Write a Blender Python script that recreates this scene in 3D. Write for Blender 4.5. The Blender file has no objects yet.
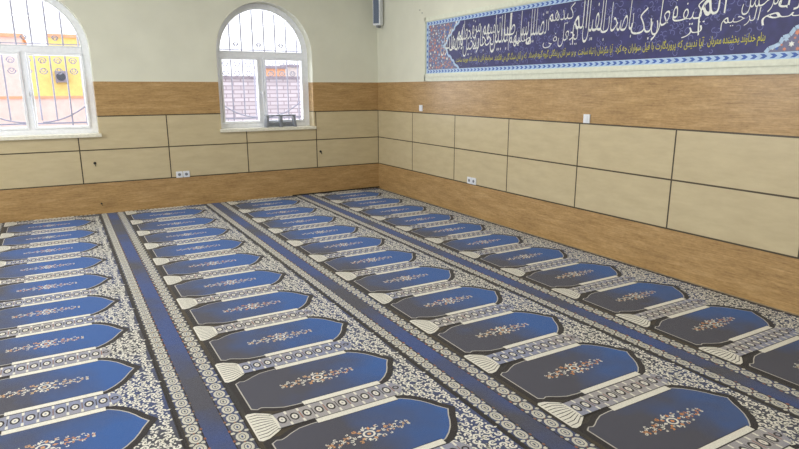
import bpy, math, random
from mathutils import Vector, Matrix
rnd = random.Random(7)
S = bpy.context.scene
COL = S.collection
PI = math.pi

# ------------------------------------------------------------ materials
def lin(c):
    return tuple((x/12.92 if x <= .04045 else ((x+.055)/1.055)**2.4) for x in [v/255 for v in c])

class NT:
    def __init__(s, name):
        s.m = bpy.data.materials.new(name); s.m.use_nodes = True
        s.t = s.m.node_tree; s.n = s.t.nodes; s.l = s.t.links
        s.b = s.n['Principled BSDF']
    def node(s, typ, **kw):
        n = s.n.new(typ)
        for k, v in kw.items(): setattr(n, k, v)
        return n
    def link(s, a, b): s.l.new(a, b)
    def math(s, op, a, b=None, c=None):
        n = s.node('ShaderNodeMath', operation=op)
        for i, v in enumerate((a, b, c)):
            if v is None: continue
            if isinstance(v, (int, float)): n.inputs[i].default_value = v
            else: s.link(v, n.inputs[i])
        return n.outputs[0]
    def pos(s):
        return s.node('ShaderNodeNewGeometry').outputs['Position']
    def mapped(s, sc):
        m = s.node('ShaderNodeMapping'); m.inputs['Scale'].default_value = sc
        s.link(s.pos(), m.inputs[0]); return m.outputs[0]
    def noise(s, vec, scale, detail=4, rough=.5):
        n = s.node('ShaderNodeTexNoise'); n.inputs['Scale'].default_value = scale
        n.inputs['Detail'].default_value = detail; n.inputs['Roughness'].default_value = rough
        s.link(vec, n.inputs['Vector']); return n.outputs['Fac']
    def ramp(s, fac, stops):
        r = s.node('ShaderNodeValToRGB'); e = r.color_ramp.elements
        while len(e) < len(stops): e.new(.5)
        for i, (p, c) in enumerate(stops):
            e[i].position = p; e[i].color = (*lin(c), 1)
        s.link(fac, r.inputs[0]); return r.outputs[0]
    def mix(s, fac, a, b, mode='MIX'):
        n = s.node('ShaderNodeMix', data_type='RGBA', blend_type=mode)
        for sock, v in ((n.inputs[0], fac), (n.inputs[6], a), (n.inputs[7], b)):
            if isinstance(v, (int, float)): sock.default_value = v
            elif isinstance(v, tuple): sock.default_value = (*lin(v), 1)
            else: s.link(v, sock)
        return n.outputs[2]
    def bump(s, h, strength, dist=.002):
        b = s.node('ShaderNodeBump'); b.inputs['Strength'].default_value = strength
        b.inputs['Distance'].default_value = dist
        s.link(h, b.inputs['Height']); s.link(b.outputs[0], s.b.inputs['Normal'])
    def fin(s, col=None, rough=.6, metal=0, spec=.5):
        if isinstance(col, tuple): s.b.inputs['Base Color'].default_value = (*lin(col), 1)
        elif col is not None: s.link(col, s.b.inputs['Base Color'])
        s.b.inputs['Roughness'].default_value = rough
        s.b.inputs['Metallic'].default_value = metal
        s.b.inputs['Specular IOR Level'].default_value = spec
        return s.m

def plain(name, c, rough=.6, var=.08, scale=30, metal=0):
    t = NT(name); n = t.noise(t.pos(), scale)
    d = tuple(int(v*(1-var)) for v in c); u = tuple(min(255, int(v*(1+var))) for v in c)
    return t.fin(t.ramp(n, [(.3, d), (.7, u)]), rough, metal)

def pile(name, a, b=None, var=.12, scale=60):
    """carpet yarn: fine mottling, b is a second dye that drifts in irregularly"""
    t = NT(name); p = t.pos()
    fine = t.noise(p, scale*4, 3, .7)
    col = t.ramp(fine, [(.3, tuple(int(v*(1-var)) for v in a)), (.7, tuple(min(255, int(v*(1+var))) for v in a))])
    if b:
        big = t.noise(p, 1.3, 3, .6)
        f = t.ramp(big, [(.42, (0, 0, 0)), (.62, (255, 255, 255))])
        colb = t.ramp(fine, [(.3, tuple(int(v*(1-var)) for v in b)), (.7, tuple(min(255, int(v*(1+var))) for v in b))])
        col = t.mix(f, col, colb)
    t.bump(t.noise(p, 900, 2), .6, .003)
    t.b.inputs['Sheen Weight'].default_value = .12
    t.b.inputs['Sheen Roughness'].default_value = .5
    return t.fin(col, .95, 0, .15)

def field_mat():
    """blue field yarn: slate cast of light and camera painted in at niche feet and nearer rows"""
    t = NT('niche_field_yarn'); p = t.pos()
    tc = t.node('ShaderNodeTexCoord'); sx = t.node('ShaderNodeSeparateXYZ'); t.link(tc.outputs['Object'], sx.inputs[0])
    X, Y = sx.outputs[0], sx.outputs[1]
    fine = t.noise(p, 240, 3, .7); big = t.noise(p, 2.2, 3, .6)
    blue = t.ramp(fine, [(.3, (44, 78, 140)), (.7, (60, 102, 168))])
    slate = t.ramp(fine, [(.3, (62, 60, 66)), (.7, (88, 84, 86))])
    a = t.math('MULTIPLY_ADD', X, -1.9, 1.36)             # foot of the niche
    b = t.math('MULTIPLY_ADD', Y, -.24, -.62)            # nearer rows, greyer light cast painted in
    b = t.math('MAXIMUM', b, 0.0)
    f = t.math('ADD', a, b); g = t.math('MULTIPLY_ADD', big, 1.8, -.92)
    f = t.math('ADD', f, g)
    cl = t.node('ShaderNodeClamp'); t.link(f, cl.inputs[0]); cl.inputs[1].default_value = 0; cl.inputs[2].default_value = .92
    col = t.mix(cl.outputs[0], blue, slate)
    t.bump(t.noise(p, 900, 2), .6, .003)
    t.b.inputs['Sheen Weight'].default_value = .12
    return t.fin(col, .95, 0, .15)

JOINTS = (.383, .780, 1.177)
def tile_mat(name, axis, kind):
    t = NT(name); p = t.pos()
    sx = t.node('ShaderNodeSeparateXYZ'); t.link(p, sx.inputs[0])
    along, z = sx.outputs[axis], sx.outputs[2]
    if kind == 'wood':
        sc = [1.6, 1.6, 10]
        n = t.noise(t.mapped(tuple(sc)), 1.6, 8, .65)
        n2 = t.noise(t.mapped((3, 3, 60)), 2.0, 4, .6)
        base = t.ramp(n, [(.32, (136, 106, 66)), (.5, (172, 138, 88)), (.66, (200, 168, 120))])
        base = t.mix(.4, base, t.ramp(n2, [(.38, (136, 106, 66)), (.62, (206, 172, 122))]))
        n3 = t.noise(t.mapped((9, 9, 22)), 3, 4, .7)
        base = t.mix(.3, base, t.ramp(n3, [(.35, (128, 98, 62)), (.65, (196, 160, 108))]))
    else:
        n = t.noise(t.mapped((2, 2, 7)), 2.0, 5, .6)
        base = t.ramp(n, [(.3, (189, 174, 140)), (.7, (201, 187, 152))])
    w = .0065
    def near(v):  # 1 where |v| < w
        return t.math('LESS_THAN', t.math('ABSOLUTE', v), w)
    fr = t.math('SUBTRACT', t.math('FRACT', t.math('ADD', along, 100.5)), .5)
    m = t.math('LESS_THAN', t.math('ABSOLUTE', fr), w if kind == 'cream' else -1.0)
    for q in JOINTS: m = t.math('MAXIMUM', m, near(t.math('SUBTRACT', z, q)))
    col = t.mix(m, base, (72, 62, 46))
    t.b.inputs['Coat Weight'].default_value = .25; t.b.inputs['Coat Roughness'].default_value = .22
    bm = t.math('MULTIPLY_ADD', m, -1.0, 1.0); t.bump(bm, .5, .004)
    return t.fin(col, .42, 0, .4)

def plaster_mat(name, c):
    t = NT(name); p = t.pos()
    n = t.noise(p, 3, 4); k = t.noise(t.mapped((4, 4, 40)), 6, 4)
    col = t.ramp(n, [(.3, tuple(int(v*.97) for v in c)), (.7, c)])
    t.bump(k, .15, .004); return t.fin(col, .7, 0, .3)

M = {}
M['plaster'] = plaster_mat('painted_plaster', (222, 222, 206))
M['ceiling'] = plaster_mat('ceiling_paint', (235, 235, 228))
M['wood_x'] = tile_mat('grained_tile_back', 0, 'wood'); M['cream_x'] = tile_mat('cream_tile_back', 0, 'cream')
M['wood_y'] = tile_mat('grained_tile_right', 1, 'wood'); M['cream_y'] = tile_mat('cream_tile_right', 1, 'cream')
M['floor'] = plain('floor_stone', (150, 140, 120), .5)
M['sill'] = plain('sill_stone', (226, 222, 205), .4, .04)
M['pvc'] = plain('white_frame', (238, 241, 248), .35, .02)
M['bars'] = plain('grille_paint', (140, 138, 150), .5, .05)
M['white_plastic'] = plain('white_plastic', (225, 228, 235), .35, .02)
M['grey_plastic'] = plain('grey_plastic', (128, 132, 140), .5, .06)
M['grille_cloth'] = plain('speaker_grille', (96, 108, 128), .6, .15, 400)
M['black'] = plain('black_rubber', (30, 30, 30), .6)
M['dark_slot'] = plain('dark_slot', (70, 74, 84), .5)
M['ivory'] = pile('ivory_yarn', (222, 219, 208), None, .10)
M['ivory2'] = pile('cream_yarn', (198, 195, 182), None, .12)
M['slate'] = pile('slate_yarn', (74, 74, 80), (66, 76, 112), .2)
M['base'] = pile('umber_yarn', (70, 62, 48), (54, 52, 52), .2)
M['navy'] = pile('navy_yarn', (60, 78, 128), (76, 76, 86), .15)
M['outline'] = pile('outline_yarn', (48, 44, 44), None, .15)
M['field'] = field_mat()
M['pale'] = pile('pale_edge_yarn', (184, 180, 172), None, .12)
M['gold'] = pile('gold_yarn', (204, 142, 88), (200, 176, 140), .15)
M['rust'] = pile('rust_yarn', (158, 96, 66), (120, 100, 86), .15)
M['lilac'] = pile('pale_grey_yarn', (160, 156, 156), (134, 140, 166), .12)
t = NT('window_glass')
gl = t.node('ShaderNodeBsdfGlossy'); gl.inputs['Roughness'].default_value = .02
tr = t.node('ShaderNodeBsdfTransparent'); fr_ = t.node('ShaderNodeFresnel'); fr_.inputs[0].default_value = 1.45
mx = t.node('ShaderNodeMixShader'); t.link(fr_.outputs[0], mx.inputs[0]); t.link(tr.outputs[0], mx.inputs[1]); t.link(gl.outputs[0], mx.inputs[2])
t.link(mx.outputs[0], t.n['Material Output'].inputs[0]); M['glass'] = t.m

# ------------------------------------------------------------ mesh helpers
class MB:
    def __init__(s): s.v = []; s.f = []; s.mi = []; s.mats = []
    def mat(s, name):
        if name not in s.mats: s.mats.append(name)
        return s.mats.index(name)
    def face(s, pts, m):
        i = len(s.v); s.v.extend(pts); s.f.append(tuple(range(i, i+len(pts)))); s.mi.append(s.mat(m))
    def box(s, x0, y0, z0, x1, y1, z1, m, rot=None):
        c = [(x, y, z) for x in (x0, x1) for y in (y0, y1) for z in (z0, z1)]
        if rot: c = [tuple(rot @ Vector(p)) for p in c]
        i = len(s.v); s.v.extend(c)
        for q in ((0, 1, 3, 2), (4, 6, 7, 5), (0, 4, 5, 1), (2, 3, 7, 6), (0, 2, 6, 4), (1, 5, 7, 3)):
            s.f.append(tuple(i+k for k in q)); s.mi.append(s.mat(m))
    def tube(s, pts, r, m, n=6, close=False):
        pts = [Vector(p) for p in pts]; rings = []
        N = len(pts)
        for k, p in enumerate(pts):
            a = pts[(k-1) % N] if (close or k) else p
            b = pts[(k+1) % N] if (close or k < N-1) else p
            d = (b-a).normalized(); u = d.orthogonal().normalized() if abs(d.y) > .9 else d.cross(Vector((0, 1, 0))).normalized()
            w = d.cross(u); i = len(s.v)
            for j in range(n):
                t_ = 2*PI*j/n; s.v.append(tuple(p+u*r*math.cos(t_)+w*r*math.sin(t_)))
            rings.append(i)
        for k in range(N if close else N-1):
            a, b = rings[k], rings[(k+1) % N]
            for j in range(n):
                s.f.append((a+j, a+(j+1) % n, b+(j+1) % n, b+j)); s.mi.append(s.mat(m))
        if not close:
            s.f.append(tuple(rings[0]+j for j in range(n))); s.mi.append(s.mat(m))
            s.f.append(tuple(rings[-1]+n-1-j for j in range(n))); s.mi.append(s.mat(m))
    def cyl(s, c, ax, r, h, m, n=16, r2=None):
        r2 = r if r2 is None else r2
        c = Vector(c); d = Vector(ax).normalized(); u = d.orthogonal().normalized(); w = d.cross(u); i = len(s.v)
        for k in range(2):
            for j in range(n):
                t_ = 2*PI*j/n; s.v.append(tuple(c+d*h*k+(u*math.cos(t_)+w*math.sin(t_))*(r, r2)[k]))
        for j in range(n): s.f.append((i+j, i+(j+1) % n, i+n+(j+1) % n, i+n+j)); s.mi.append(s.mat(m))
        s.f.append(tuple(i+n-1-j for j in range(n))); s.mi.append(s.mat(m))
        s.f.append(tuple(i+n+j for j in range(n))); s.mi.append(s.mat(m))
    def build(s, name, parent=None, loc=None, bevel=0, smooth=False):
        me = bpy.data.meshes.new(name); me.from_pydata(s.v, [], s.f)
        for m in s.mats: me.materials.append(M[m])
        me.polygons.foreach_set('material_index', s.mi)
        if smooth: me.polygons.foreach_set('use_smooth', [True]*len(s.f))
        me.update(); o = bpy.data.objects.new(name, me); COL.objects.link(o)
        if parent: o.parent = parent
        if loc: o.location = loc
        if bevel:
            b = o.modifiers.new('bevel', 'BEVEL'); b.width = bevel; b.segments = 2; b.limit_method = 'ANGLE'
        return o

def empty(name, loc=(0, 0, 0), rz=0):
    o = bpy.data.objects.new(name, None); COL.objects.link(o); o.location = loc; o.rotation_euler = (0, 0, rz); o.empty_display_size = .1
    return o
def tag(o, label, cat, group=None):
    o['label'] = label; o['category'] = cat
    if group: o['group'] = group
    return o
def struct(o): o['kind'] = 'structure'; return o

# ------------------------------------------------------------ room shell
XL, YN, H, TH = -7.0, -11.0, 3.15, .35
ZB = [0, .383, 1.177, 1.58, H]            # tile bands
BM = ['wood', 'cream', 'wood', 'plaster']
WIN = [(-4.42, 'window_1'), (-1.68, 'window_2')]
HW, ZS, ZA = .65, .97, 1.95               # half width, sill height, springing

def bandmat(k, ax): return 'plaster' if BM[k] == 'plaster' else BM[k]+ax
w = MB()
NA = 24
def bands(zlo, zhi):
    for k in range(4):
        a, b = max(zlo, ZB[k]), min(zhi, ZB[k+1])
        if b > a+1e-6: yield k, a, b
xs = [XL-TH]
for cx, _ in WIN: xs += [cx-HW, cx+HW]
xs.append(TH)
for i in range(0, len(xs), 2):
    x0, x1 = xs[i], xs[i+1]
    x1c = min(x1, 0)
    for k, a, b in bands(0, H): w.face([(x0, 0, a), (x1c, 0, a), (x1c, 0, b), (x0, 0, b)], bandmat(k, '_x'))
    w.face([(x1, TH, 0), (x0, TH, 0), (x0, TH, H), (x1, TH, H)], 'plaster')
for cx, _ in WIN:
    x0, x1 = cx-HW, cx+HW
    for k, a, b in bands(0, ZS): w.face([(x0, 0, a), (x1, 0, a), (x1, 0, b), (x0, 0, b)], bandmat(k, '_x'))
    w.face([(x1, TH, 0), (x0, TH, 0), (x0, TH, ZS), (x1, TH, ZS)], 'plaster')
    w.face([(x0, 0, ZS), (x1, 0, ZS), (x1, TH, ZS), (x0, TH, ZS)], 'sill')
    for k, a, b in bands(ZS, ZA):
        w.face([(x1, 0, a), (x1, TH, a), (x1, TH, b), (x1, 0, b)], bandmat(k, '_y'))
        w.face([(x0, TH, a), (x0, 0, a), (x0, 0, b), (x0, TH, b)], bandmat(k, '_y'))
    P = [(cx-HW*math.cos(PI*j/NA), ZA+HW*math.sin(PI*j/NA)) for j in range(NA+1)]
    for (xa, za), (xb, zb) in zip(P, P[1:]):
        w.face([(xa, 0, za), (xb, 0, zb), (xb, 0, H), (xa, 0, H)], 'plaster')
        w.face([(xb, TH, zb), (xa, TH, za), (xa, TH, H), (xb, TH, H)], 'plaster')
        w.face([(xa, 0, za), (xa, TH, za), (xb, TH, zb), (xb, 0, zb)], 'plaster')
struct(w.build('wall_back'))
w = MB()
for k, a, b in bands(0, H): w.face([(0, 0, a), (0, YN, a), (0, YN, b), (0, 0, b)], bandmat(k, '_y'))
w.face([(TH, 0, 0), (TH, YN-TH, 0), (TH, YN-TH, H), (TH, 0, H)], 'plaster')
struct(w.build('wall_right'))
# left wall with the tall side windows that light the hall
w = MB(); LW = [(-2.6, -1.2), (-5.4, -4.0), (-8.2, -6.8)]
ys = [0]
for a, b in LW: ys += [b, a]
ys.append(YN)
for i in range(0, len(ys), 2):
    for k, a, b in bands(0, H): w.face([(XL, ys[i], a), (XL, ys[i+1], a), (XL, ys[i+1], b), (XL, ys[i], b)], bandmat(k, '_y'))
for a0, b0 in LW:
    for k, a, b in bands(0, ZS): w.face([(XL, a0, a), (XL, b0, a), (XL, b0, b), (XL, a0, b)], bandmat(k, '_y'))
    w.face([(XL, a0, 2.7), (XL, b0, 2.7), (XL, b0, H), (XL, a0, H)], 'plaster')
    for p, q in (((a0, ZS), (b0, ZS)), ((a0, 2.7), (b0, 2.7)), ((a0, ZS), (a0, 2.7)), ((b0, ZS), (b0, 2.7))):
        w.face([(XL, *p), (XL, *q), (XL-TH, *q), (XL-TH, *p)], 'plaster')
struct(w.build('wall_left'))
w = MB()
for k, a, b in bands(0, H): w.face([(XL, YN, a), (0, YN, a), (0, YN, b), (XL, YN, b)], bandmat(k, '_x'))
struct(w.build('wall_front'))
w = MB(); w.box(XL-TH, YN-TH, -.2, TH, TH, 0, 'floor'); struct(w.build('floor'))
w = MB(); w.box(XL-TH, YN-TH, H, TH, TH, H+.15, 'ceiling'); struct(w.build('ceiling'))

# ------------------------------------------------------------ arched windows
def ring_path(hw, zlo, za, n=24):
    return [(-hw, zlo)]+[(-hw*math.cos(PI*j/n), za+hw*math.sin(PI*j/n)) for j in range(n+1)]+[(hw, zlo)]
def window(cx, name):
    root = struct(empty(name, (cx, 0, 0)))
    y0, y1 = .17, .24
    fr = MB(); A = ring_path(HW, ZS, ZA); B = ring_path(.575, ZS+.065, ZA)
    n = len(A)
    for i in range(n):
        j = (i+1) % n
        a, b, c, d = A[i], A[j], B[j], B[i]
        fr.face([(a[0], y0, a[1]), (b[0], y0, b[1]), (c[0], y0, c[1]), (d[0], y0, d[1])], 'pvc')
        fr.face([(d[0], y1, d[1]), (c[0], y1, c[1]), (b[0], y1, b[1]), (a[0], y1, a[1])], 'pvc')
        fr.face([(d[0], y0, d[1]), (c[0], y0, c[1]), (c[0], y1, c[1]), (d[0], y1, d[1])], 'pvc')
        fr.face([(a[0], y0, a[1]), (b[0], y0, b[1]), (b[0], y1, b[1]), (a[0], y1, a[1])], 'pvc')
    fr.box(-.575, y0, 1.90, .575, y1, 1.968, 'pvc')
    fr.box(-.058, y0, ZS+.06, .002, y1, 1.91, 'pvc')
    fr.build('window_frame', root, bevel=.004)
    # fanlight
    g = MB(); g.face([(x, .205, z) for x, z in ring_path(.578, 1.96, ZA+.012)], 'glass'); g.build('window_pane', root)
    # bead round the fanlight
    b = MB(); b.tube([(x, y0, z) for x, z in ring_path(.57, 1.974, ZA+.012)], .008, 'pvc', 6, True); b.build('glazing_bead', root)
    for xa, xb in ((-.575, -.058), (.002, .575)):
        s = MB(); z0, z1, q = ZS+.068, 1.898, .027
        s.box(xa+.003, y0-.02, z0, xb-.003, y1-.02, z0+q, 'pvc'); s.box(xa+.003, y0-.02, z1-q, xb-.003, y1-.02, z1, 'pvc')
        s.box(xa+.003, y0-.02, z0+q, xa+q, y1-.02, z1-q, 'pvc'); s.box(xb-q, y0-.02, z0+q, xb-.003, y1-.02, z1-q, 'pvc')
        so = s.build('window_sash', root, bevel=.003)
        g = MB(); g.face([(xa+q-.005, .2, z0+q-.005), (xb-q+.005, .2, z0+q-.005), (xb-q+.005, .2, z1-q+.005), (xa+q-.005, .2, z1-q+.005)], 'glass')
        g.build('window_pane', so)
    h = MB(); h.box(-.04, y0-.055, 1.42, -.015, y0, 1.46, 'pvc'); h.box(-.037, y0-.06, 1.33, -.018, y0-.045, 1.45, 'pvc'); h.build('window_handle', root)
    s = MB(); s.box(-HW-.02, -.035, .935, HW+.02, .0, .975, 'sill'); s.box(-HW, 0, .9702, HW, .17, .975, 'sill')
    s.build('window_sill', root, bevel=.003)
    # wrought grille on the outer face
    g = MB(); yg = .31
    bx = [-.55+.157*k for k in range(8)]
    def ztop(x): return ZA+math.sqrt(max(0, .62**2-x*x))
    for x in bx: g.tube([(x, yg, 1.13 if abs(x) < .3 else 1.02), (x, yg, ztop(x))], .0095, 'bars', 6)
    g.box(-.64, yg-.008, 1.085, .64, yg+.008, 1.105, 'bars'); g.box(-.64, yg-.008, 1.015, .64, yg+.008, 1.03, 'bars')
    g.box(-.64, yg-.008, 2.0, .64, yg+.008, 2.012, 'bars')
    for sgn in (-1, 1):    # swags rising to the sides
        g.tube([(sgn*(.08+.54*q), yg-.01, 1.11+.24*q**2.0) for q in [k/10 for k in range(11)]], .009, 'bars', 6)
    def scroll(cx_, cz, sg, up, r=.045):
        pts = []
        for k in range(19):
            a = k/18*2.6*PI; rr = r*(1-.72*k/18)
            pts.append((cx_+sg*(r-rr*math.cos(a)) - sg*r, yg-.006, cz+up*rr*math.sin(a)))
        g.tube(pts, .0045, 'bars', 5)
    for a, b in zip(bx, bx[1:]):
        m = (a+b)/2
        for sg in (-1, 1):
            for up in (-1, 1): scroll(m+sg*.002, 1.76+up*.055, sg, up)
    for k in (1, 3, 5):
        m = (bx[k]+bx[k+1])/2
        for sg in (-1, 1): scroll(m, 2.07, sg, 1, .035)
    g.build('window_grille', root)
    return root
for cx, nm in WIN: window(cx, nm)

# ------------------------------------------------------------ outside
M['yellow_render'] = plain('yellow_render', (252, 220, 140), .9, .04, 5)
M['orange_trim'] = plain('orange_trim', (232, 176, 140), .9, .05, 5)
M['pink_render'] = plain('pink_render', (238, 212, 204), .9, .04, 5)
M['paving'] = plain('yard_paving', (214, 206, 204), .9, .06, 3)
M['steel'] = plain('grey_steel', (150, 140, 150), .5)
t = NT('coursed_stone'); br = t.node('ShaderNodeTexBrick'); mp = t.node('ShaderNodeMapping')
tcn = t.node('ShaderNodeTexCoord'); t.link(tcn.outputs['Object'], mp.inputs[0]); mp.inputs['Rotation'].default_value = (PI/2, 0, 0)
t.link(mp.outputs[0], br.inputs['Vector']); br.inputs['Scale'].default_value = 1
br.inputs['Brick Width'].default_value = .34; br.inputs['Row Height'].default_value = .09; br.inputs['Mortar Size'].default_value = .012
br.inputs['Color1'].default_value = (*lin((222, 214, 222)), 1); br.inputs['Color2'].default_value = (*lin((206, 196, 204)), 1); br.inputs['Mortar'].default_value = (*lin((172, 158, 168)), 1)
M['stone'] = t.fin(br.outputs[0], .9)

w = MB(); w.box(-30, TH+.01, -.35, 30, 45, -.15, 'paving'); struct(w.build('ground'))
def house(name, x0, x1, y, z, wall, label, win=(), trim='orange_trim', dep=6):
    r = tag(empty(name, ((x0+x1)/2, y, -.15)), label, 'building')
    c = (x0+x1)/2
    b = MB(); b.box(x0-c, 0, 0, x1-c, dep, z+.15, wall); b.build('wall', r)
    b = MB(); b.box(x0-c-.08, -.12, z+.15, x1-c+.08, dep+.1, z+.33, trim); b.build('cornice', r)
    for a, zz, ww, hh in win:
        f = MB(); f.box(a-c-ww/2, -.05, zz+.15, a-c+ww/2, .02, zz+.15+hh, 'pvc'); fo = f.build('window', r)
        g = MB(); g.box(a-c-ww/2+.06, -.06, zz+.21, a-c-.03, -.045, zz+.09+hh, 'steel'); g.box(a-c+.03, -.06, zz+.21, a-c+ww/2-.06, -.045, zz+.09+hh, 'steel'); g.build('pane', fo)
    return r
house('building', -4.15, 1.5, 30, 4.2, 'yellow_render', 'yellow rendered building with orange cornice seen through the left window', [(-.6, 1.6, 1.2, 1.3)])
house('building', -12, -5.35, 30, 4.15, 'pink_render', 'pink rendered building at left edge, seen through the left window', [(-7.2, 1.6, 1.2, 1.3)])
house('building', 7.3, 9.0, 30, 2.75, 'orange_trim', 'low orange building above the stone wall, seen through the right window', [(8.4, 1.2, .6, .8)], 'steel', .9)
house('building', 10.5, 15, 34, 3.0, 'paving', 'pale grey building right of the orange one behind the stone wall', [(11.8, 1.2, .8, 1.0)], 'steel', .9)
b = MB(); b.box(-3.85, .1, 0, -2.83, 4, 3.55, 'yellow_render'); b.build('annex', next(o for o in COL.objects if o.get('label', '').startswith('yellow rendered')))
ac = tag(empty('air_conditioner', (-3.72, 29.98, 1.85)), 'dark grey air conditioner box on the yellow building wall', 'air conditioner')
b = MB(); b.box(-.3, -.4, 0, .3, 0, .6, 'steel'); b.build('casing', ac, bevel=.02)
b = MB(); b.cyl((-.03, -.4, .3), (0, -1, 0), .22, .02, 'dark_slot', 20); b.build('fan_grille', ac)
for x in (-.25, .25):
    b = MB(); b.box(x-.03, -.4, -.05, x+.03, .0, 0, 'steel'); b.build('bracket', ac)
r = tag(empty('garden_wall', (-6, 12, -.15)), 'low pale pink wall across the yard outside the left window', 'wall')
b = MB(); b.box(-6, 0, 0, 3.6, .25, 1.38, 'pink_render'); b.build('masonry', r)
b = MB(); b.box(-6, -.04, 1.38, 3.6, .29, 1.45, 'orange_trim'); b.build('coping', r)
r = tag(empty('stone_wall', (.6, 6, -.15)), 'coursed grey stone boundary wall outside the right window', 'wall')
b = MB(); b.box(-2.2, 0, 0, 4.5, .3, 1.86, 'stone'); b.build('masonry', r)
b = MB(); b.box(-2.2, -.05, 1.86, 4.5, .35, 1.93, 'steel'); b.build('coping', r)

# ------------------------------------------------------------ prayer carpets
PITCH, C0, YEND, YBEG = .6, -.18, -.045, -9.9
def flat(mb, pts, lay, m):
    z = .0105+lay*.00045
    a = sum(p[0]*q[1]-q[0]*p[1] for p, q in zip(pts, pts[1:]+pts[:1]))
    if a < 0: pts = pts[::-1]
    mb.face([(x, y, z) for x, y in pts], m)
def rect(mb, x0, y0, x1, y1, lay, m): flat(mb, [(x0, y0), (x1, y0), (x1, y1), (x0, y1)], lay, m)
def annulus(mb, cx, cy, r0, r1, lay, m, a0=0, a1=2*PI, n=8, sy=1):
    k = n if a1-a0 > 6 else max(3, int(n*(a1-a0)/6.28))
    for j in range(k):
        p, q = a0+(a1-a0)*j/k, a0+(a1-a0)*(j+1)/k
        flat(mb, [(cx+r0*math.cos(p), cy+sy*r0*math.sin(p)), (cx+r1*math.cos(p), cy+sy*r1*math.sin(p)),
                  (cx+r1*math.cos(q), cy+sy*r1*math.sin(q)), (cx+r0*math.cos(q), cy+sy*r0*math.sin(q))], lay, m)
def disc(mb, cx, cy, r, lay, m, n=8, ry=None):
    ry = ry or r
    flat(mb, [(cx+r*math.cos(2*PI*j/n), cy+ry*math.sin(2*PI*j/n)) for j in range(n)], lay, m)
def leaf(mb, cx, cy, a, L, W, lay, m):
    c, s = math.cos(a), math.sin(a)
    pts = [(0, 0), (L*.4, W), (L, 0), (L*.4, -W)]
    flat(mb, [(cx+x*c-y*s, cy+x*s+y*c) for x, y in pts], lay, m)

HALF = [(.335, 0), (.335, .135), (.352, .150), (.372, .142), (.392, .150), (.425, .170), (.47, .190), (.53, .196), (.60, .196), (.97, .196),
        (.985, .192), (1.025, .160), (1.06, .120), (1.085, .080), (1.105, .040), (1.13, 0)]
def niche_poly(cy, grow):
    out = []
    H_ = HALF
    for i, (x, y) in enumerate(H_):
        g = grow
        if x <= .345: nx, ny = -1, (0 if y == 0 else .8)
        elif x < .975: nx, ny = 0, 1
        else: nx, ny = .75, (.75 if y > 0 else 0); 
        if y == 0 and x > 1: nx = 1.25
        out.append((x+nx*g, y+ny*g))
    return [(x, cy+y) for x, y in out]+[(x, cy-y) for x, y in out[::-1] if y > 0]
def outside(x, y, grow):          # y = distance from the niche axis
    y = abs(y)
    if x > 1.13+grow*1.25: return True
    for (xa, ya), (xb, yb) in zip(HALF[8:], HALF[9:]):
        if xa <= x-grow*.7 <= xb:
            f = (x-grow*.7-xa)/max(1e-6, xb-xa); return y > ya+(yb-ya)*f+grow
    return y > .196+grow

def scrollwork(wide):
    """one cell of the ivory arabesque, mirrored about the niche axis; list of drawing calls"""
    r = random.Random(11); items = []
    xmax = 1.232 if not wide else 1.30
    tries = 0
    while tries < 5200:
        tries += 1
        x, y = r.uniform(.985, xmax-.012), r.uniform(.0, .288)
        big = tries < 1200
        rad = .0195 if big else (.012 if tries < 2800 else .0068)
        if not outside(x, y, .040+rad*.25): continue
        if any((x-a)**2+(y-b)**2 < (rad+c-.0004)**2 for a, b, c, *_ in items): continue
        if y < rad and y > .003: y = 0
        items.append((x, y, rad, r.uniform(0, 6.28)))
    return items
SCR = {False: scrollwork(False), True: scrollwork(True)}

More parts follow.
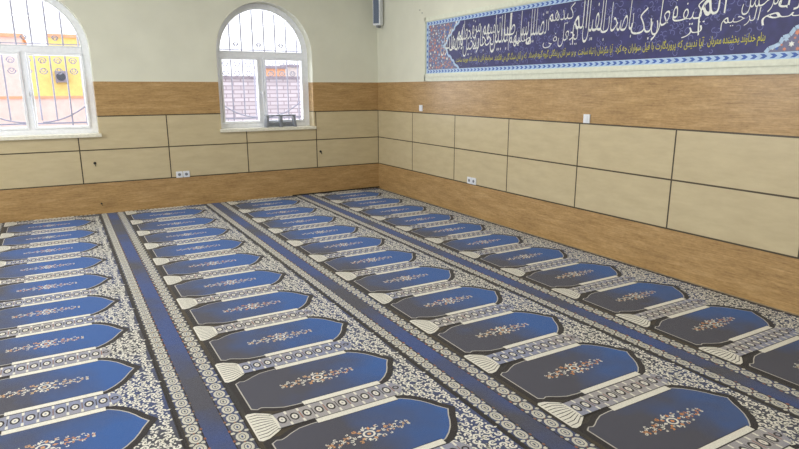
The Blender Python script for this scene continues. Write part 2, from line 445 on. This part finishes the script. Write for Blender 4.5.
def carpet_cell(mb, k, wide):
    cc = C0-PITCH*k; cn = cc-PITCH/2
    r = random.Random(k*13+5)
    # arabesque ground + scrolls
    xr = 1.236 if not wide else 1.305
    for x, y, rad, a in SCR[wide]:
        for sg in ((1, -1) if y > 0 else (1,)):
            yy = cn+sg*y; aa = a*sg
            if yy > YEND-.02: continue
            if rad > .015:
                annulus(mb, x, yy, rad*.46, rad, 2, 'ivory', aa, aa+5.3, 9)
                disc(mb, x, yy, rad*.24, 2, 'ivory', 5)
                leaf(mb, x+rad*math.cos(aa), yy+rad*math.sin(aa), aa+.8, rad*1.15, rad*.34, 2, 'ivory')
            elif rad > .01:
                annulus(mb, x, yy, rad*.35, rad, 2, 'ivory', aa, aa+4.4, 6)
            else: disc(mb, x, yy, rad*.9, 2, 'ivory', 5)
    # niche
    flat(mb, niche_poly(cn, .040), 3, 'outline')
    flat(mb, niche_poly(cn, .010), 4, 'pale')
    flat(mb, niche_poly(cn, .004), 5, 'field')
    # medallion
    cx = .705
    L = 6; cx = .72
    for sg in (-1, 1):
        for q in range(9):
            x = cx+sg*(.03+.0205*q); hh = .058*(1-q/12)
            for w_ in (-1, 1): annulus(mb, x, cn+w_*hh*(.55+.45*math.sin(q*2.4)), .003, .008, L, 'gold' if q % 3 == 1 else 'ivory', q, q+4.6, 6)
    annulus(mb, cx, cn, .020, .030, L, 'ivory', n=12, sy=.9)
    disc(mb, cx, cn, .010, L, 'gold', 6)
    for q in range(10):
        a = 2*PI*q/10; leaf(mb, cx+.034*math.cos(a), cn+.030*math.sin(a), a, .026, .008, L, 'ivory' if q % 2 else 'gold')
    for q in range(10):
        a = 2*PI*(q+.5)/10; ex = 1.35 if abs(math.cos(a)) > .5 else 1
        annulus(mb, cx+.070*ex*math.cos(a), cn+.052*math.sin(a), .006, .0115, L, 'gold' if q % 3 == 0 else 'ivory', a, a+4.6, 7)
    for sg in (-1, 1):
        for q in range(5):
            x = cx+sg*(.095+.024*q); o = .016*math.sin(q*2.1+1)
            annulus(mb, x, cn+o, .004, .0095, L, 'ivory' if q % 2 else 'gold', q, q+4.7, 7)
            leaf(mb, x, cn-o*.8, q*1.3, .018, .005, L, 'gold' if q % 2 else 'ivory')
    # column between niches: shaft, bars, shell base, cap
    rect(mb, .385, cc-.066, 1.0, cc+.066, 6, 'lilac')
    rect(mb, .385, cc-.070, .56, cc-.062, 7, 'outline'); rect(mb, .385, cc+.062, .56, cc+.070, 7, 'outline')
    for sg in (-1, 1):
        y0, y1 = sorted((cc+sg*.070, cc+sg*.108))
        rect(mb, .56, y0, .975, y1, 7, 'ivory')
        rect(mb, .50, cc+sg*.07-.002, .99, cc+sg*.07+.002, 8, 'outline')
        rect(mb, .56, cc+sg*.110-.0015, .975, cc+sg*.110+.0015, 8, 'outline')
    nn = 10
    for q in range(nn):
        x = .425+.0605*q
        annulus(mb, x, cc, .014, .021, 7, 'outline', n=10, sy=1.6)
        annulus(mb, x, cc, .005, .0135, 7, 'ivory', n=8, sy=1.6)
        rect(mb, x+.025, cc-.064, x+.036, cc-.036, 7, 'ivory'); rect(mb, x+.025, cc+.036, x+.036, cc+.064, 7, 'ivory')
        rect(mb, x+.0285, cc-.03, x+.0325, cc+.03, 7, 'rust' if q % 2 else 'outline')
    flat(mb, [(1.0, cc-.066), (1.03, cc-.050), (1.055, cc), (1.03, cc+.050), (1.0, cc+.066)], 6, 'lilac')
    annulus(mb, 1.022, cc, .010, .018, 7, 'outline', n=8)
    # shell base
    sh = [(.284, -.112), (.298, -.124), (.330, -.118), (.375, -.088), (.398, -.070), (.404, 0), (.398, .070), (.375, .088), (.330, .118), (.298, .124), (.284, .112)]
    flat(mb, [(x, cc+y) for x, y in sh], 7, 'ivory')
    for q in range(-4, 5):
        y0, y1 = q*.0245, q*.0152
        flat(mb, [(.292, cc+y0-.002), (.335, cc+y0*.98-.0026), (.390, cc+y1-.0016), (.390, cc+y1+.0016), (.335, cc+y0*.98+.0026), (.292, cc+y0+.002)], 8, 'outline')

def carpet_mesh(wide):
    mb = MB(); W_ = 1.243 if not wide else 1.33
    mb.box(0, YBEG, 0, W_, YEND, .0105, 'base')
    xr = 1.236 if not wide else 1.305
    rect(mb, .96, YBEG+.01, xr, YEND-.01, 1, 'slate')
    rect(mb, 0, YBEG, .014, YEND, 1, 'outline')
    rect(mb, xr, YBEG, W_, YEND, 1, 'outline')
    rect(mb, .088, YBEG, .188, YEND, 1, 'navy')
    for a in (.082, .187, .268): rect(mb, a, YBEG, a+.005, YEND, 2, 'outline')
    for a, b in ((.022, .080), (.196, .266)):
        n = int((YEND-YBEG-.03)/.085)
        rect(mb, a-.003, YBEG+.01, b+.003, YEND-.01, 1, 'slate')
        for q in range(n):
            y = YEND-.05-q*.085
            # oval medallion with dark outline
            disc(mb, (a+b)/2, y, .0285, 2, 'ivory2', 10, .0385)
            disc(mb, (.086 if a < .1 else .191), y-.02, .007, 4, 'rust', 5, .010)
            for e_ in (a+.004, b-.004): disc(mb, e_, y-.0425, .012, 2, 'ivory2', 6, .010)
            annulus(mb, (a+b)/2, y, .013, .0165, 3, 'slate', n=8, sy=1.6)
            disc(mb, (a+b)/2, y, .005, 3, 'navy', 5, .012)
            pass
            disc(mb, (a+b)/2, y-.0425, .005, 3, 'rust', 5)
    q = 0; x = .30
    while x < xr-.03:        # fringe-like guard stripe at the end by the wall
        rect(mb, x, YEND-.034, x+.026, YEND-.006, 9, 'ivory2'); x += .046
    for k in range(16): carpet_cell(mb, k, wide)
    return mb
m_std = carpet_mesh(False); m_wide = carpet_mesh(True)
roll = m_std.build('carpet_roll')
LAB = ['navy and ivory prayer carpet roll at the left edge, under the left window',
       'navy and ivory prayer carpet roll second from the left, starting below the two wall sockets',
       'navy and ivory prayer carpet roll starting under the right window, third from the left']
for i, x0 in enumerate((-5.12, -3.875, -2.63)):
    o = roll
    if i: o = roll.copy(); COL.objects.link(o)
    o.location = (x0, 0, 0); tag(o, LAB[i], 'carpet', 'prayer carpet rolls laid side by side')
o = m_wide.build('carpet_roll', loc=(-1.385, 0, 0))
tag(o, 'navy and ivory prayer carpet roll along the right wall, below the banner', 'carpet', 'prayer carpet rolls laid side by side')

b = MB(); b.tube([(-1.43, -.11, .0262), (-.04, -.06, .0262)], .0085, 'black', 8); rod = b.build('edging_strip')
b = MB(); b.cyl((-.075, -.0613, .0262), (1, .036, 0), .0095, .05, 'black', 12, .0095); b.build('end_cap', rod)
tag(rod, 'thin black edging strip lying on the carpet end against back wall by the corner', 'strip')

# ------------------------------------------------------------ calligraphy banner on the right wall
FORM = {  # isolated, final, initial, medial (presentation forms)
 'ا': (0xFE8D, 0xFE8E), 'آ': (0xFE81, 0xFE82), 'ب': (0xFE8F, 0xFE90, 0xFE91, 0xFE92), 'پ': (0xFB56, 0xFB57, 0xFB58, 0xFB59),
 'ت': (0xFE95, 0xFE96, 0xFE97, 0xFE98), 'ة': (0xFE93, 0xFE94), 'ج': (0xFE9D, 0xFE9E, 0xFE9F, 0xFEA0), 'چ': (0xFB7A, 0xFB7B, 0xFB7C, 0xFB7D),
 'ح': (0xFEA1, 0xFEA2, 0xFEA3, 0xFEA4), 'خ': (0xFEA5, 0xFEA6, 0xFEA7, 0xFEA8), 'د': (0xFEA9, 0xFEAA), 'ذ': (0xFEAB, 0xFEAC),
 'ر': (0xFEAD, 0xFEAE), 'ز': (0xFEAF, 0xFEB0), 'س': (0xFEB1, 0xFEB2, 0xFEB3, 0xFEB4), 'ش': (0xFEB5, 0xFEB6, 0xFEB7, 0xFEB8),
 'ص': (0xFEB9, 0xFEBA, 0xFEBB, 0xFEBC), 'ض': (0xFEBD, 0xFEBE, 0xFEBF, 0xFEC0), 'ط': (0xFEC1, 0xFEC2, 0xFEC3, 0xFEC4),
 'ع': (0xFEC9, 0xFECA, 0xFECB, 0xFECC), 'ف': (0xFED1, 0xFED2, 0xFED3, 0xFED4), 'ک': (0xFB8E, 0xFB8F, 0xFB90, 0xFB91),
 'گ': (0xFB92, 0xFB93, 0xFB94, 0xFB95), 'ل': (0xFEDD, 0xFEDE, 0xFEDF, 0xFEE0), 'م': (0xFEE1, 0xFEE2, 0xFEE3, 0xFEE4),
 'ن': (0xFEE5, 0xFEE6, 0xFEE7, 0xFEE8), 'ه': (0xFEE9, 0xFEEA, 0xFEEB, 0xFEEC), 'و': (0xFEED, 0xFEEE), 'ی': (0xFBFC, 0xFBFD, 0xFBFE, 0xFBFF)}
def shape(txt):
    out = []
    for wd in txt.split(' '):
        s = ''
        for i, ch in enumerate(wd):
            f = FORM[ch]
            pj = i > 0 and len(FORM[wd[i-1]]) == 4
            nj = i < len(wd)-1 and len(f) == 4
            s += chr(f[(3 if pj else 2) if nj else (1 if pj else 0)])
        out.append(s[::-1])
    return ' '.join(out[::-1])
_cache = {}
def text_geo(s, heavy=0):
    if (s, heavy) in _cache: return _cache[(s, heavy)]
    c = bpy.data.curves.new('tmp', 'FONT'); c.body = s; c.resolution_u = 2; c.offset = heavy
    o = bpy.data.objects.new('tmp', c); COL.objects.link(o)
    me = o.evaluated_get(bpy.context.evaluated_depsgraph_get()).to_mesh()
    vs = [(v.co.x, v.co.y) for v in me.vertices]; fs = [tuple(p.vertices) for p in me.polygons]
    bpy.data.objects.remove(o); bpy.data.curves.remove(c)
    _cache[(s, heavy)] = (vs, fs); return vs, fs
def put(mb, txt, u0, u1, v0, v1, wd, m, slant=0, heavy=0):
    """text stretched to the box u0..u1 (left to right along the wall), v0..v1 (height), standing wd off the wall"""
    vs, fs = text_geo(shape(txt), heavy)
    if not vs: return
    ax, bx_ = min(v[0] for v in vs), max(v[0] for v in vs); ay, by = min(v[1] for v in vs), max(v[1] for v in vs)
    i = len(mb.v)
    for x, y in vs:
        fy = (y-ay)/(by-ay); u = u0+(x-ax)/(bx_-ax)*(u1-u0)+slant*(fy-.5); mb.v.append((-wd, -u, v0+fy*(v1-v0)))
    k = mb.mat(m)
    for f in fs: mb.f.append(tuple(i+q for q in f)); mb.mi.append(k)

M['frame_green'] = plain('pale_green_frame', (216, 219, 202), .45, .03)
M['board_navy'] = plain('deep_indigo_print', (46, 46, 100), .45, .12, 14)
M['print_white'] = plain('white_print', (226, 228, 222), .45, .03)
M['print_yellow'] = plain('yellow_print', (190, 186, 60), .45, .06)
M['print_blue'] = plain('bright_blue_print', (60, 96, 176), .45, .06)
M['print_sky'] = plain('sky_blue_print', (176, 200, 228), .45, .04)
M['print_teal'] = plain('muted_print', (112, 112, 142), .45, .06)
M['print_orange'] = plain('orange_print', (204, 132, 104), .45, .06)
M['print_violet'] = plain('violet_print', (98, 102, 156), .45, .06)
U0, U1, V0, V1 = 1.325, 6.36, 1.583, 2.36
ban = tag(empty('calligraphy_banner', (0, -U0, V0)), 'long framed deep blue calligraphy banner high on the right wall', 'banner')
def bb(mb, u0, v0, u1, v1, w0, w1, m): mb.box(-w1, -u1, v0, -w0, -u0, v1, m)
off = (0, U0, -V0)
def bpart(mb, name, parent=ban, bevel=0): return mb.build(name, parent, off if parent is ban else None, bevel)
f = MB()     # stepped moulding, four sides
for d, h_, e in ((0, .022, .052), (.052, .034, .030), (.082, .026, .012)):
    bb(f, U0+d*.45, V0+d, U1-d*.45, V0+d+e, 0, h_, 'frame_green'); bb(f, U0+d*.45, V1-d*.6-e*.6, U1-d*.45, V1-d*.6, 0, h_, 'frame_green')
    bb(f, U0+d*.45, V0+d, U0+d*.45+e*.45, V1-d*.6, 0, h_, 'frame_green'); bb(f, U1-d*.45-e*.45, V0+d, U1-d*.45, V1-d*.6, 0, h_, 'frame_green')
bpart(f, 'banner_frame')
A0, A1, B0, B1 = U0+.042, U1-.042, V0+.094, V1-.056
f = MB(); bb(f, A0-.004, B0-.004, A1+.004, B1+.004, 0, .014, 'board_navy'); bpart(f, 'board')
# rope border
f = MB(); bw = .046
for (a0, b0, a1, b1) in ((A0, B0, A1, B0+bw), (A0, B1-bw, A1, B1), (A0, B0+bw, A0+bw, B1-bw), (A1-bw, B0+bw, A1, B1-bw)):
    bb(f, a0, b0, a1, b1, .0142, .0152, 'print_sky')
def quad(mb, pts, w_, m): mb.face([(-w_, -u, v) for u, v in pts], m)
n = int((A1-A0)/.066)
for k in range(n):
    u = A0+.02+k*(A1-A0-.04)/n
    for v in (B0, B1-bw):
        quad(f, [(u, v+.008), (u+.022, v+bw/2), (u, v+bw-.008), (u+.030, v+bw-.008), (u+.052, v+bw/2), (u+.030, v+.008)], .0158, 'print_blue')
n = int((B1-B0-2*bw)/.062)
for k in range(n):
    v = B0+bw+.005+k*(B1-B0-2*bw-.01)/n
    for u in (A0, A1-bw):
        quad(f, [(u+.008, v), (u+bw/2, v+.02), (u+bw-.008, v), (u+bw-.008, v+.028), (u+bw/2, v+.048), (u+.008, v+.028)], .0158, 'print_blue')
bpart(f, 'rope_border')
# floral corner panels with a cusped inner edge
PB0, PB1 = B0+bw, B1-bw; PM = (PB0+PB1)/2; PH = (PB1-PB0)/2
cusp = [(.0, .70), (.06, .62), (.07, .54), (.14, .52), (.20, .42), (.22, .32), (.29, .28), (.33, .16), (.36, .0)]   # (towards centre->outer, height frac)
def cusp_line(side):   # list of (u, v) from the bottom to the top
    q = [(1.0, .0), (.90, .06), (.86, .16), (.80, .26), (.66, .30), (.62, .42), (.46, .50), (.40, .66), (.20, .72), (.06, .84), (.0, 1.0)]
    pts = []
    for h_, d in q: pts.append((d, -h_))
    for h_, d in q[::-1][1:]: pts.append((d, h_))
    out = []
    for d, h_ in pts:
        u = (A0+bw+.66-.34*d) if side < 0 else (A1-bw-.66+.34*d)
        out.append((u, PM+PH*h_))
    return out
for side in (-1, 1):
    f = MB(); cl = cusp_line(side); ue = A0+bw if side < 0 else A1-bw
    for (ua, va), (ub, vb) in zip(cl, cl[1:]):
        p = [(ue, va), (ua, va), (ub, vb), (ue, vb)]
        quad(f, p if side < 0 else p[::-1], .0146, 'print_teal')
    r = random.Random(3+side)
    got = []
    for _ in range(2600):
        u = ue-side*r.uniform(.015, .64); v = r.uniform(PB0+.012, PB1-.012)
        # inside test against the cusp line
        for (ua, va), (ub, vb) in zip(cl, cl[1:]):
            if va <= v <= vb: lim = ua+(ub-ua)*(v-va)/max(1e-6, vb-va); break
        if abs(u-ue) > abs(lim-ue)-.02: continue
        rad = r.choice((.020, .014, .010))
        if any((u-a)**2+(v-b)**2 < (rad+c)**2 for a, b, c in got): continue
        got.append((u, v, rad)); m = r.choice(('print_orange', 'print_orange', 'print_sky', 'print_blue', 'print_orange', 'print_white'))
        pts = []
        for j in range(12):
            a = 2*PI*j/12; q = rad*(1 if j % 2 else .55); pts.append((u+q*math.cos(a), v+q*math.sin(a)))
        quad(f, pts, .0150, m)
    for (ua, va), (ub, vb) in zip(cl, cl[1:]):
        d = Vector((ub-ua, vb-va)).normalized(); n_ = Vector((-d.y, d.x))*.013
        quad(f, [(ua-n_.x, va-n_.y), (ub-n_.x, vb-n_.y), (ub+n_.x, vb+n_.y), (ua+n_.x, va+n_.y)], .0154, 'print_sky')
    bpart(f, 'floral_corner')
# faint violet scrollwork behind the letters
f = MB(); r = random.Random(5)
for _ in range(420):
    u, v, rad = r.uniform(A0+.72, A1-.72), r.uniform(PB0+.03, PB1-.03), r.uniform(.014, .03); a0 = r.uniform(0, 6.28)
    for j in range(8):
        p, q = a0+4.6*j/8, a0+4.6*(j+1)/8; r0, r1 = rad*(1-.07*j)-.003, rad*(1-.07*j)+.003
        quad(f, [(u+r0*math.cos(p), v+r0*math.sin(p)), (u+r1*math.cos(p), v+r1*math.sin(p)), (u+r1*math.cos(q), v+r1*math.sin(q)), (u+r0*math.cos(q), v+r0*math.sin(q))], .0148, 'print_violet')
bpart(f, 'scroll_pattern')
# the verse, right to left in overlapping tiers (u from left, v heights)
f = MB()
T = PB1-.008
WORDS = [
 ('بسم', 5.56, 5.98, 1.90, 1.98), ('الله', 5.66, 5.92, 1.98, 2.14), ('الرحمن', 5.42, 5.68, 1.98, 2.16), ('الرحیم', 5.28, 5.54, 1.89, 2.02),
 ('الم', 5.10, 5.30, 1.87, T), ('تر', 4.98, 5.14, 1.86, 1.97), ('کیف', 4.88, 5.13, 1.95, 2.13), ('فعل', 4.70, 4.92, 1.90, 2.16), ('ربک', 4.50, 4.76, 1.86, 2.12),
 ('باصحاب', 4.18, 4.52, 1.89, 2.20), ('الفیل', 3.98, 4.22, 1.89, T), ('الم', 3.86, 4.02, 1.88, T), ('یجعل', 3.68, 3.92, 1.87, 2.08), ('کیدهم', 3.54, 3.86, 2.03, T),
 ('فی', 3.48, 3.66, 1.87, 2.00), ('تضلیل', 3.24, 3.52, 1.92, T), ('و', 3.22, 3.30, 1.87, 1.99), ('ارسل', 3.08, 3.34, 1.93, T), ('علیهم', 2.96, 3.24, 1.88, 2.08),
 ('طیرا', 2.84, 3.06, 1.96, T), ('ابابیل', 2.66, 2.98, 1.87, T), ('ترمیهم', 2.52, 2.82, 1.96, T-.02), ('بحجارة', 2.36, 2.72, 1.88, 2.16),
 ('من', 2.34, 2.48, 2.04, T-.02), ('سجیل', 2.16, 2.46, 1.85, 2.14), ('فجعلهم', 2.04, 2.36, 1.92, T), ('کعصف', 1.88, 2.16, 1.93, T-.03), ('ماکول', 1.70, 2.00, 1.88, T-.06)]
for i, (wd, a, b_, c, d) in enumerate(WORDS): put(f, wd, a, b_, c, d, .0160+.0003*(i % 3), 'print_white', .02, -.014)
bpart(f, 'calligraphy_verse')
LINES = [('بنام خداوند بخشنده مهربان', 5.19, 5.60), ('آیا ندیدی که پروردگارت با فیل سواران چه کرد', 4.36, 5.16), ('آیا مکرشان را تباه نساخت', 3.94, 4.33),
 ('و بر سر آنان پرندگانی گروه گروه فرستاد', 3.28, 3.91), ('که بر آنان سنگ گل می افکندند', 2.74, 3.25), ('سرانجام آنان را مانند کاه جویده ساخت', 2.02, 2.71)]
for s, a, b_ in LINES:
    f = MB(); put(f, s, a, b_, PB0+.045, PB0+.135, .0160, 'print_yellow', 0, .008); bpart(f, 'translation_line')

# ------------------------------------------------------------ column speaker in the corner
R_ = math.atan2(-.48, -.85)     # facing direction
sp = tag(empty('wall_speaker', (-.085, -.185, 2.335), R_), 'tall narrow white column speaker with grey grille high in the corner', 'speaker')
b = MB(); b.box(-.045, -.06, .03, .045, .06, .62, 'white_plastic'); b.build('cabinet', sp, bevel=.008)
b = MB(); b.box(.045, -.045, .055, .052, .045, .60, 'grille_cloth'); b.build('speaker_grille', sp, bevel=.003)
b = MB(); b.box(-.06, -.012, .0, .03, .012, .03, 'grey_plastic'); b.build('bracket', sp)

# ------------------------------------------------------------ sockets, plates and small fittings
def socket(loc, wall, gangs, label, group=None, w_=.08):
    r = tag(empty('wall_socket', loc, 0 if wall == 'b' else -PI/2), label, 'socket', group)
    # local: x along the wall, -y into the room
    for g in range(gangs):
        x = (g-(gangs-1)/2)*(w_+.006)
        b = MB(); b.box(x-w_/2, -.012, -.04, x+w_/2, 0, .04, 'white_plastic'); p = b.build('cover_plate', r, bevel=.003)
        b = MB(); b.cyl((x, -.0125, 0), (0, -1, 0), .019, .001, 'grey_plastic', 16)
        for s_ in (-1, 1): b.cyl((x+s_*.009, -.0137, 0), (0, -1, 0), .003, .0006, 'black', 8)
        b.build('socket_face', p)
    return r
socket((-2.86, 0, .418), 'b', 2, 'white double socket low on the back wall between the windows')
socket((0, -2.375, .425), 'r', 2, 'white double socket low on the right wall at the top of the skirting')
def switch(loc, label, w_=.075):
    r = tag(empty('wall_switch', loc, -PI/2), label, 'switch')
    b = MB(); b.box(-w_/2, -.012, -.04, w_/2, 0, .04, 'white_plastic'); b.build('cover_plate', r, bevel=.003)
    b = MB(); b.box(-.014, -.018, -.022, .014, -.0122, .022, 'white_plastic'); b.build('rocker', r, bevel=.002)
switch((0, -4.085, 1.222), 'small white wall plate on the wood band, under the middle of the banner')
switch((0, -1.225, 1.240), 'small white wall plate on the wood band nearest the corner')
def hook(loc, wall, label, rz=0, sc=1):
    r = tag(empty('wall_hook', loc, 0 if wall == 'b' else -PI/2), label, 'hook')
    b = MB(); b.cyl((0, 0, 0), (0, -1, 0), .016*sc, .008, 'black', 12); b.build('base_plate', r)
    b = MB(); b.tube([(0, -.008, 0), (0, -.035, -.004), (.002, -.042, -.02*sc), (.006, -.03, -.035*sc)], .005*sc, 'black', 6); b.build('hook_arm', r)
hook((-3.856, 0, .625), 'b', 'black hook on the cream tile below the left window')
hook((-.945, 0, .610), 'b', 'black hook on the tile joint below the right window')
hook((-3.834, 0, .128), 'b', 'tiny black hook on the brown skirting tile of the back wall', 0, .6)
def screw(loc, label):
    r = tag(empty('wall_screw', loc), label, 'screw')
    b = MB(); b.cyl((0, 0, 0), (-1, 0, 0), .006, .004, 'dark_slot', 10); b.build('screw_head', r)
    b = MB(); b.cyl((-.004, 0, 0), (-1, 0, 0), .003, .006, 'dark_slot', 8); b.build('shank', r)
screw((0, -1.18, 2.47), 'tiny grey screw in the plaster above the banner corner, the upper left one')
screw((0, -1.235, 2.43), 'tiny grey screw in the plaster above the banner corner, the lower right one')
# small two-bay rack standing on the right window's sill
rk = tag(empty('sill_rack', (-1.50, .06, .975)), 'small grey two-bay plastic rack standing on the right window sill', 'rack')
b = MB()
b.box(-.21, -.045, .150, .21, .045, .168, 'grey_plastic'); b.build('shelf', rk, bevel=.003)
b = MB(); b.box(-.19, .030, .004, .19, .038, .060, 'grey_plastic'); b.build('back_panel', rk)
for x, sl in ((-.185, -.022), (0, 0), (.185, .022)):
    b = MB(); b.face([], 'grey_plastic') if 0 else None
    pts = [(x-.016, .150), (x+.016, .150), (x+.016+sl, 0), (x-.016+sl, 0)]
    for y in (-.042, .042): b.face([(p[0], y, p[1]) for p in (pts if y < 0 else pts[::-1])], 'grey_plastic')
    for i in range(4):
        p, q = pts[i], pts[(i+1) % 4]; b.face([(p[0], -.042, p[1]), (p[0], .042, p[1]), (q[0], .042, q[1]), (q[0], -.042, q[1])], 'grey_plastic')
    b.build('leg', rk)

# ------------------------------------------------------------ camera (solved from the tile joints)
cam = bpy.data.cameras.new('camera'); co = bpy.data.objects.new('camera', cam); COL.objects.link(co); S.camera = co
f_, ya, pi_, ro = 588.9492, .5199, -.2269, -.0018
F = Vector((math.sin(ya)*math.cos(pi_), math.cos(ya)*math.cos(pi_), math.sin(pi_))); r0 = Vector((math.cos(ya), -math.sin(ya), 0)); u0 = r0.cross(F)
r1 = math.cos(ro)*r0+math.sin(ro)*u0; u1 = -math.sin(ro)*r0+math.cos(ro)*u0
mt = Matrix((r1, u1, -F)).transposed().to_4x4(); mt.translation = Vector((-4.1892, -7.9584, 1.4927)); co.matrix_world = mt
cam.sensor_width = 36; cam.lens = f_*36/799; cam.clip_start = .05; cam.clip_end = 300

# ------------------------------------------------------------ light: bright overcast sky, daylight from the side windows, ceiling lamps
wd = bpy.data.worlds.new('sky'); S.world = wd; wd.use_nodes = True; nt = wd.node_tree
bg = nt.nodes['Background']; bg.inputs[0].default_value = (.93, .95, 1.0, 1); bg.inputs[1].default_value = 1.9
def area(name, loc, rot, sx, sy, p, c):
    l = bpy.data.lights.new(name, 'AREA'); l.shape = 'RECTANGLE'; l.size = sx; l.size_y = sy; l.energy = p; l.color = c
    o = bpy.data.objects.new(name, l); COL.objects.link(o); o.location = loc; o.rotation_euler = rot
for i, (a, b_) in enumerate(LW):
    area('side_daylight', (XL-.3, (a+b_)/2, 1.85), (0, -PI/2, 0), 1.7, 1.35, 72, (.95, .97, 1))
for cx, _ in WIN: area('window_daylight', (cx, .5, 1.8), (-PI/2, 0, 0), 1.2, 1.5, 30, (.86, .92, 1))
for y in (-2.2, -5.2, -8.2):
    for x in (-1.9, -4.9): area('ceiling_lamp', (x, y, H-.03), (0, 0, 0), 1.2, .3, 18, (1, .95, .84))

S.view_settings.view_transform = 'Standard'; S.view_settings.look = 'None'; S.view_settings.gamma = 1; S.view_settings.exposure = 0
S.view_settings.use_curve_mapping = False
S.cycles.use_denoising = True; S.cycles.max_bounces = 8; S.cycles.transparent_max_bounces = 12
